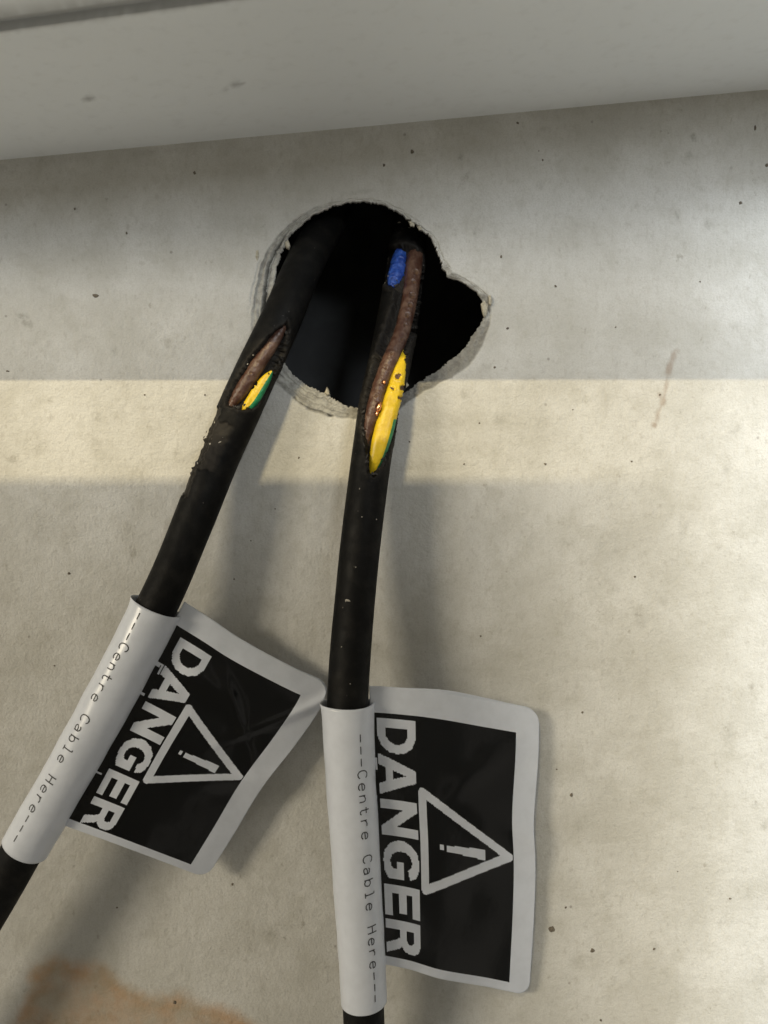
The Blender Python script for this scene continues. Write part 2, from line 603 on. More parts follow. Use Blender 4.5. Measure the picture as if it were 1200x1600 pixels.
def flake(cx, cy, d, pts, thick, mat, name="torn_flake", seed=1, parent=None):
    """a little chip of board with an uneven outline and thickness"""
    rnd = random.Random(seed)
    n = len(pts)
    vs = [P(cx + x, cy + y, d + rnd.uniform(-.3, .3) * thick) for x, y in pts]
    vs += [P(cx + x * 0.7, cy + y * 0.7, d + thick * rnd.uniform(0.7, 1.2)) for x, y in pts]
    vs.append(P(cx, cy, d + thick * 1.25))
    vs += [P(cx + x * 0.9, cy + y * 0.9, d - thick) for x, y in pts]
    fs = []
    for i in range(n):
        j = (i + 1) % n
        fs += [(i, j, n + j, n + i), (n + i, n + j, 2 * n), (2 * n + 1 + j, j, i, 2 * n + 1 + i)]
    fs.append(tuple(2 * n + 1 + i for i in range(n)))
    return mesh_obj(name, vs, fs, mat, parent, smooth=False)


flake(757, 484, 0.0000, [(-6, -9), (0, -14), (6, -8), (5, 2), (3, 10), (-1, 12), (-4, 4)], 0.0008, M_FLAKE, seed=2, parent=WALL)
flake(766, 470, 0.0003, [(-3, -8), (1, -9), (3, 0), (1, 8), (-2, 5)], 0.0004, M_FLAKE, seed=4, parent=WALL)
flake(643, 350, -0.0008, [(-5, -4), (0, -6), (6, 0), (4, 5), (-2, 4)], 0.0006, M_FLAKE, seed=5, parent=WALL)
flake(655, 356, -0.0006, [(-4, -3), (2, -4), (5, 2), (0, 5)], 0.0005, M_FLAKE, seed=6, parent=WALL)
flake(449, 382, -0.001, [(-5, -5), (1, -8), (5, 2), (3, 9), (-2, 6)], 0.0006, M_FLAKE, seed=7, parent=WALL)
flake(511, 611, -0.0006, [(-4, 3), (0, -7), (3, -2), (5, 6), (0, 8)], 0.0005, M_FLAKE, seed=8, parent=WALL)
flake(402, 398, 0.0, [(-2, -6), (2, -8), (3, 2), (0, 10), (-3, 4)], 0.0003, M_FLAKE, seed=9, parent=WALL)
flake(634, 602, -0.0005, [(-3, -3), (2, -5), (5, 0), (1, 4), (-3, 3)], 0.0005, M_FLAKE, seed=10, parent=WALL)


# ------------------------------------------------------------------ cavity behind the wall
def build_cavity():
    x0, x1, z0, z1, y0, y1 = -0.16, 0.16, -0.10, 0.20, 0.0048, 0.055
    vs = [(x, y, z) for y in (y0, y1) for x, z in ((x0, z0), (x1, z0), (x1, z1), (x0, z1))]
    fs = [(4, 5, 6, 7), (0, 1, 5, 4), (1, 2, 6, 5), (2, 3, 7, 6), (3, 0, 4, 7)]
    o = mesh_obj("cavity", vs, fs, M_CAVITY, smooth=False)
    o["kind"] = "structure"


build_cavity()


# ------------------------------------------------------------------ white ledge above
def build_ledge():
    zl = lambda x: 605 * M + 0.0917 * x                     # where its underside meets the wall
    dgr = lambda x: 0.0636 + 0.075 * x                      # groove
    dfr = lambda x: 0.0995 + 0.140 * x                      # front edge
    xs = [-0.45, -0.3, -0.2] + [-0.13 + 0.001 * i for i in range(261)] + [0.2, 0.3, 0.45]
    cols = []
    smear = [(138, 154, 10, 4, 0, .55), (370, 132, 13, 4, -6, .45), (352, 140, 6, 3, -30, .25), (300, 90, 40, 30, 0, .0)]
    verts, grime, rows = [], [], 0
    for x in xs:
        c = []
        nb = 60
        g0, g1, fr = dgr(x) - 0.0021, dgr(x) + 0.0021, dfr(x)
        wob = 0.00025 * fbm(x * 90, 1, 0, 3)
        for j in range(nb + 1):
            c.append((x, -(-0.002 + (g0 + wob + 0.002) * j / nb), 0.0))
        c += [(x, -(g0 + 0.0006 + wob), 0.0014), (x, -(g1 - 0.0006 + wob), 0.0014), (x, -(g1 + wob), 0.0)]
        for j in range(1, 7):
            c.append((x, -(g1 + (fr - 0.0015 - g1) * j / 6), 0.0))
        c += [(x, -(fr - 0.0004), 0.0004), (x, -fr, 0.0015), (x, -fr, 0.032), (x, 0.002, 0.032)]
        rows = len(c)
        for (a, b, e) in c:
            z = zl(a) + e
            verts.append((a, b, z))
            px, py = proj((a, b, z))
            g = 0.0
            if e == 0 and abs(a) < 0.13:
                nz = 0.7 * noise.noise(Vector((px * 0.15, py * 0.3, 0)))
                for s in smear:
                    q = ell(px, py, s) + nz
                    if q < 1.6:
                        g = max(g, s[5] * (1 - sstep(0.1, 1.6, q)))
                # darker tone along the groove lip
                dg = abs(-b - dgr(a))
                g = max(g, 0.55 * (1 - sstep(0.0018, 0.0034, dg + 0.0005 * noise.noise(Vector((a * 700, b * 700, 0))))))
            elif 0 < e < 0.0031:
                g = 0.6  # inside of the groove toned darker too
            grime.append(g)
    faces = []
    n = len(xs)
    for i in range(n - 1):
        for j in range(rows - 1):
            faces.append((i * rows + j, i * rows + j + 1, (i + 1) * rows + j + 1, (i + 1) * rows + j))
        faces.append((i * rows + rows - 1, i * rows, (i + 1) * rows, (i + 1) * rows + rows - 1))
    faces.append(tuple(range(rows)))
    faces.append(tuple(reversed(range((n - 1) * rows, n * rows))))
    o = mesh_obj("ledge", verts, faces, M_LEDGE, smooth=False, attrs=dict(grime=grime))
    o["label"] = "smooth white ledge across the top with a dark groove along its underside"
    o["category"] = "ledge"


build_ledge()


# unseen boards added behind the viewpoint to cut the lamps' light on the wall
def build_shade_boards():
    y0, y1 = -0.345, -0.330
    for prof in ([(-0.235, -0.6), (0.167, -0.6), (0.167, 0.124), (-0.066, 0.124), (-0.066, 0.2285), (-0.235, 0.2285)],
                 [(0.228, -0.6), (0.408, -0.6), (0.408, 0.36), (0.228, 0.36)]):
        n = len(prof)
        vs = [(x, y, z) for y in (y0, y1) for x, z in prof]
        fs = [tuple(range(n)), tuple(reversed(range(n, 2 * n)))] + [(i, n + i, n + (i + 1) % n, (i + 1) % n) for i in range(n)]
        o = mesh_obj("shade_board", vs, fs, M_SHADE_BOARD, smooth=False)
        o["kind"] = "structure"


build_shade_boards()

# ------------------------------------------------------------------ the two cables
R0 = 0.00475
PATH1 = [(560, 235, -.030), (520, 330, -.015), (490, 385, -.006), (470, 425, .000), (440, 497, .0065), (402, 578, .0074), (372, 645, .0080), (338, 722, .0092),
         (298, 825, .0122), (246, 945, .0156), (148, 1130, .0190), (37, 1325, .0200), (-35, 1450, .0195), (-140, 1620, .0185), (-230, 1760, .017)]
PATH2 = [(648, 250, -.030), (641, 330, -.0180), (636, 400, -.0090), (625, 480, -.0020), (610, 560, .0040), (592, 640, .0076), (575, 755, .0100), (558, 900, .0134),
         (544, 1075, .0185), (545, 1180, .0198), (553, 1320, .0200), (563, 1480, .0188), (569, 1600, .0168), (575, 1760, .014)]


def depth_on(path):
    tab = sorted((p[1], p[2]) for p in path)
    return lambda y: interp(tab, y)


def spine(path, step=0.00022):
    dense = catmull([list(p) for p in path], 40)
    pts, L = resample([P(*p) for p in dense], step)
    return pts


WIN2 = [(597, 402), (606, 388), (622, 380), (645, 383), (661, 398), (664, 430), (660, 470), (653, 520), (640, 545), (634, 590), (630, 612), (626, 640),
        (612, 690), (598, 730), (585, 746), (576, 738), (569, 700), (564, 662), (566, 632), (574, 600), (584, 560), (598, 520), (612, 480), (619, 452), (604, 449), (596, 440)]
WIN1 = [(448, 505), (453, 516), (448, 540), (444, 566), (430, 586), (418, 600), (412, 618), (398, 638), (382, 642), (352, 632), (352, 622), (362, 603),
        (384, 568), (406, 540), (428, 517)]


def build_cable(path, win, shave, label, bulge):
    root = thing("cable", label, "cable", P(path[-1][0], path[-1][1], path[-1][2]), "black cables with chewed sheaths")
    pts = spine(path)
    fr = frames(pts)
    lo = min(p[0] for p in win) - 30, min(p[1] for p in win) - 30
    hi = max(p[0] for p in win) + 30, max(p[1] for p in win) + 30
    torn = []

    def rad(i, ph, c, d):
        r = R0
        px, py = proj(c)
        r *= 1 + bulge * math.exp(-((py - (win[0][1] + 130)) / 130) ** 2)
        r += 0.00008 * noise.noise(Vector((c.x * 60, c.z * 60, math.sin(ph))))
        t = 0.0
        if lo[1] - 30 < py < hi[1] + 30 and math.cos(ph) > -0.25:
            q = proj(c + d * r)
            s = signed(win, *q) + 3.4 * noise.noise(Vector((q[0] * .13, q[1] * .13, 5))) + 2.6 * noise.noise(Vector((q[0] * .45, q[1] * .45, 9)))
            if s > -9:
                t = sstep(-9, 0, s) * 0.5
                r += 0.00022 * math.exp(-((s + 3) / 2.6) ** 2) * (0.6 + 0.8 * noise.noise(Vector((q[0] * .35, q[1] * .35, 1))))
            cut = sstep(-0.5, 3.5, s)
            if cut > 0:
                r -= cut * (0.52 * R0 + 0.0003 * noise.noise(Vector((q[0] * .3, q[1] * .3, 3))))
                t = max(t, cut)
        for (y0, y1, ph0, dep, seed) in shave:
            if y0 - 12 < py < y1 + 12:
                e = noise.noise(Vector((ph * 3, seed, 0))) * 6
                k = sstep(y0 - 1 + e, y0 + 2 + e, py) * (1 - sstep(y1 - 4 + e, y1 + e, py))
                dd = (ph - ph0 + math.pi) % (2 * math.pi) - math.pi
                k *= 1 - sstep(0.55, 0.95, abs(dd) + 0.12 * noise.noise(Vector((py * .15, ph, seed))))
                r -= k * dep * (1 + 0.5 * noise.noise(Vector((py * .12, ph * 4, seed))))
                t = max(t, 0.8 * k)
        torn.append(t)
        return r

    vs, fs = sweep(fr, 120, rad)
    mesh_obj("sheath", vs, fs, M_JACKET, root, attrs=dict(torn=torn))
    return root, fr


C1, FR1 = build_cable(PATH1, WIN1, [(650, 700, -1.45, .0006, 1), (700, 742, -1.35, .00085, 4), (742, 790, -1.4, .0005, 7), (668, 745, -0.55, .00035, 9)],
                      "black cable slanting down to the left, chewed open to brown and green striped wires", 0.10)
C2, FR2 = build_cable(PATH2, WIN2, [(600, 650, 1.45, .0004, 3)],
                      "black cable hanging straight down, chewed open to blue, brown and long yellow wires", 0.11)


def build_core(name, root, cable_path, px, lift, mat, mats=None, na=28, rpx=None, green=None, bites=(), seed=0, rough=0.00010, flat=1.0, lifts=None):
    """a wire of the cable: px = list of (x, y, half width in pixels)"""
    dep = depth_on(cable_path)
    dense = catmull([list(p) for p in px], 26)
    pts, rad_l = [], []
    W = [P(q[0], q[1], dep(q[1]) + (interp(lifts, q[1]) if lifts else lift) * R0) for q in dense]
    rr = [max(0.05, q[2]) * M * (CAM_D - dep(q[1])) / CAM_D for q in dense]
    fr = frames(W)
    mid = []

    def rad(i, ph, c, d):
        r = rr[i]
        if flat != 1.0:
            r *= math.sqrt(math.sin(ph) ** 2 + (flat * math.cos(ph)) ** 2)
        r += rough * min(1, rr[i] / 0.0008) * (noise.noise(Vector((c.x * 900 + seed, c.z * 900, ph * 1.3))) + 0.6 * noise.noise(Vector((c.x * 2400 + seed, c.z * 2400, ph * 2.6))))
        q = proj(c + d * r)
        for (bx, by, br, bd) in bites:
            if math.cos(ph) > -0.2:
                e = math.hypot(q[0] - bx, q[1] - by) / br + 0.25 * noise.noise(Vector((q[0] * .3, q[1] * .3, seed)))
                if e < 1.3:
                    r += bd * (-(1 - sstep(0.35, 0.95, e)) + 0.35 * math.exp(-((e - 1.05) / .15) ** 2))
        return max(r, 0.00003)

    vs, fs = sweep(fr, na, rad)
    idx = []
    for f in fs:
        m = 0
        if len(f) == 4:
            c = (vs[f[0]] + vs[f[1]] + vs[f[2]] + vs[f[3]]) / 4
            q = proj(c)
            a = f[0] % na
            ph = (2 * math.pi * (a + 0.5) / na + math.pi) % (2 * math.pi) - math.pi
            if green and green[0] < ph < green[1] and q[1] > green[2]:
                m = 1
            for (bx, by, br, bd) in bites:
                if math.cos(ph) > -0.2 and math.hypot(q[0] - bx, q[1] - by) + 2.6 * noise.noise(Vector((q[0] * .22, q[1] * .3, seed))) + 1.5 * noise.noise(Vector((q[0] * .7, q[1] * .7, 0))) < br * 0.70:
                    m = len(mats) - 1
        idx.append(m)
    return mesh_obj(name, vs, fs, mats or [mat], root, midx=idx)


# second cable: blue, brown, and yellow with a green stripe
build_core("blue_wire", C2, PATH2, [(629, 384, 3), (627, 393, 8), (624, 406, 11.5), (621, 422, 12.5), (617, 438, 12), (611, 449, 5)], 0.50, M_BLUE,
           [M_BLUE, M_BLUE], seed=3, rough=.00028, na=48)
rb = random.Random(8)
BITES2 = [(650, 425, 5, .00035), (646, 440, 4, .0003), (644, 462, 5.5, .00035), (641, 476, 4.5, .0003), (637, 492, 5, .0003), (633, 507, 3.5, .0002), (628, 530, 3, .0002),
          (612, 552, 3.5, .0002), (603, 575, 3, .00018), (600, 597, 4.5, .0003), (592, 636, 6.5, .0004), (588, 618, 3.5, .0002)]
brown2 = build_core("brown_wire", C2, PATH2, [(652, 385, 9), (648, 405, 12.5), (645, 430, 12.5), (641, 460, 12), (635, 490, 12), (626, 525, 12), (612, 557, 12), (600, 585, 11.5),
                                             (590, 615, 11.5), (584, 640, 11.5), (578, 662, 9), (572, 690, 6.5), (570, 715, 3)], 0.62, M_BROWN, [M_BROWN, M_BROWN_DARK],
                    bites=BITES2, seed=11, rough=.00010, na=56, lifts=[(380, .45), (430, .62), (640, .66), (690, .45), (720, .3)])
yel2 = build_core("yellow_wire", C2, PATH2, [(633, 530, 1), (630, 548, 5), (625, 575, 9.5), (617, 610, 13), (607, 645, 14.5), (598, 680, 15), (590, 710, 12.5), (584, 730, 8), (581, 746, 2)],
                  0.60, M_YELLOW, [M_YELLOW, M_GREEN, M_BROWN_DARK], green=(0.95, 2.4, 655), bites=[(622, 588, 6.5, .00038), (614, 607, 4.4, .0003), (629, 606, 5.5, .0005), (625, 622, 4.5, .0004)],
                  seed=21, rough=.00005, na=56, flat=.72, lifts=[(530, .35), (580, .55), (690, .62), (720, .55), (746, .35)])
# first cable: brown, and yellow with a green stripe
build_core("brown_wire", C1, PATH1, [(446, 508, 3), (436, 521, 8), (424, 540, 9.5), (408, 562, 11), (394, 584, 11.5), (380, 606, 11), (368, 624, 8.5), (358, 638, 4)], 0.62, M_BROWN,
           [M_BROWN, M_BROWN_DARK], bites=[(392, 583, 3, .00015), (402, 566, 2.5, .00012)], seed=31, rough=.00010, na=48)
build_core("yellow_wire", C1, PATH1, [(425, 580, 2), (416, 592, 7.5), (407, 606, 9.5), (397, 622, 10), (387, 636, 8), (379, 648, 3)], 0.56, M_YELLOW,
           [M_YELLOW, M_GREEN, M_BROWN_DARK], green=(0.50, 2.2, 560), bites=[(393, 604, 5.5, .0005), (399, 599, 4, .0004), (377, 630, 4.5, .0003)], seed=41, rough=.00007, na=56, flat=.7)


def copper(x, y, d, a, b, seed, parent):
    """a bared copper strand showing in a bite"""
    rnd = random.Random(seed)
    vs, fs = [], []
    n, m = 12, 5
    for j in range(m + 1):
        th = math.pi * j / m
        for i in range(n):
            t = 2 * math.pi * i / n
            k = 1 + rnd.uniform(-.12, .12)
            u, v = a * math.sin(th) * math.cos(t) * k, b * math.sin(th) * math.sin(t) * k
            u, v = u * 0.92 - v * 0.25, v + u * 0.2
            vs.append(P(x + u, y + v, d + a * 0.7 * M * math.cos(th)))
    for j in range(m):
        for i in range(n):
            k = (i + 1) % n
            fs.append((j * n + i, j * n + k, (j + 1) * n + k, (j + 1) * n + i))
    return mesh_obj("copper_strand", vs, fs, M_COPPER, parent)


# scorched, chewed patches where the insulation is rubbed dark
d2 = depth_on(PATH2)
copper(592, 636, d2(636) + 0.66 * R0 + 11.2 * M, 4.4, 8.0, 1, brown2)
copper(600, 597, d2(597) + 0.66 * R0 + 11.2 * M, 2.6, 3.4, 2, brown2)
copper(589, 646, d2(646) + 0.66 * R0 + 10.9 * M, 2.2, 4.0, 3, brown2)
copper(603, 571, d2(571) + 0.64 * R0 + 11.2 * M, 1.5, 2.2, 4, brown2)


# lint, crumbs and shreds of rubber stuck on the sheaths
def crumbs(root, fr, items, mat, name):
    vs, fs = [], []
    for k, (x, y, a, b, lean) in enumerate(items):
        best = None
        for i in range(0, len(fr), 6):
            q = proj(fr[i][0])
            dd = (q[1] - y) ** 2 + (q[0] - x) ** 2
            if best is None or dd < best[0]:
                best = (dd, i)
        c, T, F, S = fr[best[1]]
        qx = proj(c)[0]
        off = max(-0.97, min(0.97, (P(x, y, -c.y) - c).dot(S) / R0))
        n = S * off + F * math.sqrt(1 - off * off)
        o = c + n * (R0 * 1.02)
        r = math.radians(lean)
        U = T * math.cos(r) + n.cross(T) * math.sin(r)
        V = n.cross(U)
        base = len(vs)
        rnd = random.Random(k + 5)
        m = 7
        vs.append(o + n * (b * M * 0.7))
        for i in range(m):
            t = 2 * math.pi * i / m
            f = rnd.uniform(0.7, 1.2)
            vs.append(o + U * (a * M * f * math.cos(t)) + V * (b * M * f * math.sin(t)))
        for i in range(m):
            fs.append((base, base + 1 + i, base + 1 + (i + 1) % m))
    o = mesh_obj(name, vs, fs, mat, root)
    o["kind"] = "stuff"


M_LINT = plain("lint", (0.34, 0.32, 0.28), 0.9)
M_RUBBER_BIT = plain("rubber_shreds", (0.016, 0.015, 0.014), 0.7, (0.035, 0.03, 0.026), 2000)
crumbs(C1, FR1, [(331, 702, 1.6, 1.6, 0), (349, 694, 3, .8, -40), (338, 666, 3.0, .9, 60), (327, 684, 1.5, 1, 0), (342, 752, 2.5, .8, 30), (305, 727, 3.5, 1.0, 20), (336, 690, 1, 1, 0), (330, 676, 3.4, .6, -55),
                 (352, 690, 1.4, .7, 0), (312, 730, 2, 1, 40), (391, 575, 1.2, 1.2, 0), (400, 560, 1, 1, 0)], M_LINT, "lint")
crumbs(C2, FR2, [(545, 940, 3.6, 1.4, 70), (541, 944, 2.2, 1.0, 10), (566, 810, 1.1, 1.1, 0), (588, 812, 1, 1, 0), (556, 893, 1, 1, 0), (623, 367, 4, 1.4, 60), (638, 377, 3, 1.2, 80), (660, 425, 4, .6, 10),
                 (601, 445, 3.5, 1.0, 80), (606, 440, 2, .8, 20), (562, 770, 1.2, .7, 0), (548, 1070, .9, .9, 0), (535, 1010, .8, .8, 0)], M_LINT, "lint")
crumbs(C1, FR1, [(438, 568, 4, 3, 0), (432, 578, 3, 3, 30), (441, 560, 3, 2.5, 0), (428, 588, 3.5, 2.5, 50), (436, 585, 3, 2.4, 10), (310, 728, 4, 3, 20), (303, 740, 3.5, 3, 0), (320, 682, 3.5, 2.6, 0),
                 (349, 636, 4, 3, 0), (324, 672, 3, 2, 0), (290, 775, 3, 2.5, 0)], M_RUBBER_BIT, "rubber_shreds")
crumbs(C2, FR2, [(622, 650, 4, 3, 0), (619, 642, 3, 2, 0), (626, 636, 4, 2, 40), (630, 622, 4, 2, 0), (616, 660, 3, 2, 0)], M_RUBBER_BIT, "rubber_shreds")

# shreds of chewed rubber standing along the torn edges
for rt, frr, wn, sd in ((C1, FR1, WIN1, 3), (C2, FR2, WIN2, 9)):
    rs = random.Random(sd)
    its = []
    for (xa, ya), (xb, yb) in zip(wn, wn[1:] + wn[:1]):
        L_ = math.hypot(xb - xa, yb - ya)
        lean = math.degrees(math.atan2(xb - xa, yb - ya))
        for _ in range(max(1, int(L_ / 6))):
            t_ = rs.random()
            its.append((xa + (xb - xa) * t_ + rs.uniform(-2.5, 2.5), ya + (yb - ya) * t_ + rs.uniform(-2.5, 2.5), rs.uniform(1.8, 5.0), rs.uniform(.7, 2.0), rs.uniform(-70, 70)))
    crumbs(rt, frr, its, M_RUBBER_BIT, "rubber_shreds")

# ------------------------------------------------------------------ the danger labels
GLYPH = {  # unit box, x along the reading direction, y up; outer loops then holes
    'D': [[(0, 0), (0, 1), (.52, 1), (.80, .90), (.97, .70), (1, .5), (.97, .30), (.80, .10), (.52, 0)], [(.27, .21), (.50, .21), (.66, .29), (.73, .42), (.73, .58), (.66, .71), (.50, .79), (.27, .79)]],
    'A': [[(0, 0), (.36, 1), (.64, 1), (1, 0), (.73, 0), (.67, .18), (.33, .18), (.27, 0)], [(.39, .37), (.61, .37), (.50, .72)]],
    'N': [[(0, 0), (0, 1), (.27, 1), (.74, .40), (.74, 1), (1, 1), (1, 0), (.74, 0), (.26, .60), (.26, 0)]],
    'G': [[(1, .56), (.55, .56), (.55, .37), (.74, .37), (.74, .26), (.64, .20), (.52, .19), (.37, .25), (.28, .39), (.27, .5), (.28, .61), (.37, .75), (.53, .81), (.66, .77), (.73, .68), (.99, .73),
           (.90, .90), (.74, .98), (.53, 1), (.28, .96), (.09, .80), (0, .60), (0, .40), (.09, .20), (.28, .04), (.53, 0), (.80, .03), (1, .13)]],
    'E': [[(0, 0), (0, 1), (1, 1), (1, .79), (.29, .79), (.29, .62), (.93, .62), (.93, .41), (.29, .41), (.29, .21), (1, .21), (1, 0)]],
    'R': [[(0, 0), (0, 1), (.62, 1), (.83, .95), (.94, .83), (.96, .70), (.91, .54), (.76, .44), (.84, .36), (1, 0), (.70, 0), (.58, .30), (.50, .39), (.27, .39), (.27, 0)],
          [(.27, .59), (.54, .59), (.65, .63), (.68, .71), (.63, .79), (.53, .81), (.27, .81)]],
}


def inside(loops, x, y):
    r = False
    for poly in loops:
        n = len(poly)
        for i in range(n):
            x0, y0 = poly[i]
            x1, y1 = poly[(i + 1) % n]
            if (y0 > y) != (y1 > y) and x < (x1 - x0) * (y - y0) / (y1 - y0) + x0:
                r = not r
    return r


LETTERS = [('D', .020, .163), ('A', .166, .334), ('N', .352, .502), ('G', .518, .676), ('E', .700, .826), ('R', .846, .982)]
TRI = [(.303, .352), (.697, .352), (.503, .965)]       # centre line (u, v)
PW, PH = 226.0, 385.0                                   # black panel in pixels across and along


def seg_d(p, a, b):
    dx, dy = b[0] - a[0], b[1] - a[1]
    t = max(0, min(1, ((p[0] - a[0]) * dx + (p[1] - a[1]) * dy) / (dx * dx + dy * dy)))
    return math.hypot(p[0] - a[0] - t * dx, p[1] - a[1] - t * dy)


def printed(u, v, du=0.0):
    """True where the panel print is white. u runs along the reading direction, v away from the cable"""
    for ch, a, b in LETTERS:
        a, b = a + du, b + du
        if a <= u <= b and .045 <= v <= .308:
            if inside(GLYPH[ch], (u - a) / (b - a), (v - .045) / .263):
                return True
    p = (u * PH, v * PW)
    t = [(a * PH, b * PW) for a, b in TRI]
    if min(seg_d(p, t[i], t[(i + 1) % 3]) for i in range(3)) < 6.6:
        return True
    if .463 <= v <= .490 and .499 <= u <= .522:
        return True
    if .515 <= v <= .79:
        w = .0115 + .0105 * math.floor((v - .515) / .275 * 4.999) / 4
        if abs(u - .512) < w:
            return True
    # tops of a further line of print that the fold swallows
    if v < .018 and (.195 < u < .205 or .34 < u < .352 or .75 < u < .76):
        return True
    if .185 < u < .192 and v < .035:
        return True
    if .192 <= u < .235 and .022 < v < .034:
        return True
    return False


NU, NV = 238, 140
U0, U1, V1 = .095, .968, .865
def tile(du, dv):
    return [[printed((i + .5) / NU, ((j + .5) / NV - dv) / (1 - dv), du) for j in range(NV)] for i in range(NU)]


def edge_curve(pts):
    """arc-length parametrised smooth image curve"""
    c = catmull([list(p) for p in pts], 24)
    acc = [0.0]
    for a, b in zip(c, c[1:]):
        acc.append(acc[-1] + math.hypot(b[0] - a[0], b[1] - a[1]))

    def at(t):
        s = t * acc[-1]
        lo_, hi_ = 0, len(acc) - 1
        while hi_ - lo_ > 1:
            m = (lo_ + hi_) // 2
            if acc[m] <= s:
                lo_ = m
            else:
                hi_ = m
        k = (s - acc[lo_]) / max(1e-9, acc[hi_] - acc[lo_])
        return c[lo_][0] + (c[hi_][0] - c[lo_][0]) * k, c[lo_][1] + (c[hi_][1] - c[lo_][1]) * k

    return at


def coons(top, bot, left, right):
    T, B, L, Rr = map(edge_curve, (top, bot, left, right))
    c00, c01, c10, c11 = T(0), T(1), B(0), B(1)

    def at(s, t):
        a, b, l, r = T(t), B(t), L(s), Rr(s)
        return tuple((1 - s) * a[k] + s * b[k] + (1 - t) * l[k] + t * r[k]
                     - ((1 - s) * (1 - t) * c00[k] + (1 - s) * t * c01[k] + s * (1 - t) * c10[k] + s * t * c11[k]) for k in (0, 1))

    return at


STROKE = {  # thin single-line lettering, box 0..1 wide, x height .62
    '-': [[(.12, .40), (.88, .40)]],
    'C': [[(.86, .80), (.72, .96), (.48, 1), (.26, .90), (.14, .68), (.12, .40), (.20, .14), (.42, 0), (.66, .02), (.86, .18)]],
    'e': [[(.16, .34), (.84, .36), (.82, .50), (.68, .62), (.44, .64), (.24, .52), (.16, .34), (.20, .14), (.38, .01), (.62, .0), (.82, .12)]],
    'n': [[(.18, 0), (.18, .64)], [(.18, .42), (.34, .58), (.54, .64), (.72, .56), (.78, .40), (.78, 0)]],
    't': [[(.40, .96), (.40, .16), (.52, .02), (.72, .02), (.82, .12)], [(.16, .64), (.74, .64)]],
    'r': [[(.22, 0), (.22, .64)], [(.22, .40), (.38, .58), (.58, .64), (.80, .60)]],
    'a': [[(.20, .54), (.38, .64), (.60, .62), (.74, .48), (.74, .0)], [(.74, .38), (.44, .38), (.22, .30), (.16, .16), (.28, .02), (.48, .0), (.66, .08), (.74, .2)]],
    'b': [[(.20, 1), (.20, 0)], [(.20, .44), (.38, .62), (.60, .62), (.78, .48), (.80, .26), (.70, .06), (.48, 0), (.20, .16)]],
    'l': [[(.30, 1), (.50, 1), (.50, 0)], [(.26, 0), (.76, 0)]],
    'H': [[(.16, 1), (.16, 0)], [(.82, 1), (.82, 0)], [(.16, .52), (.82, .52)]],
}
TEXT = "---Centre Cable Here---"


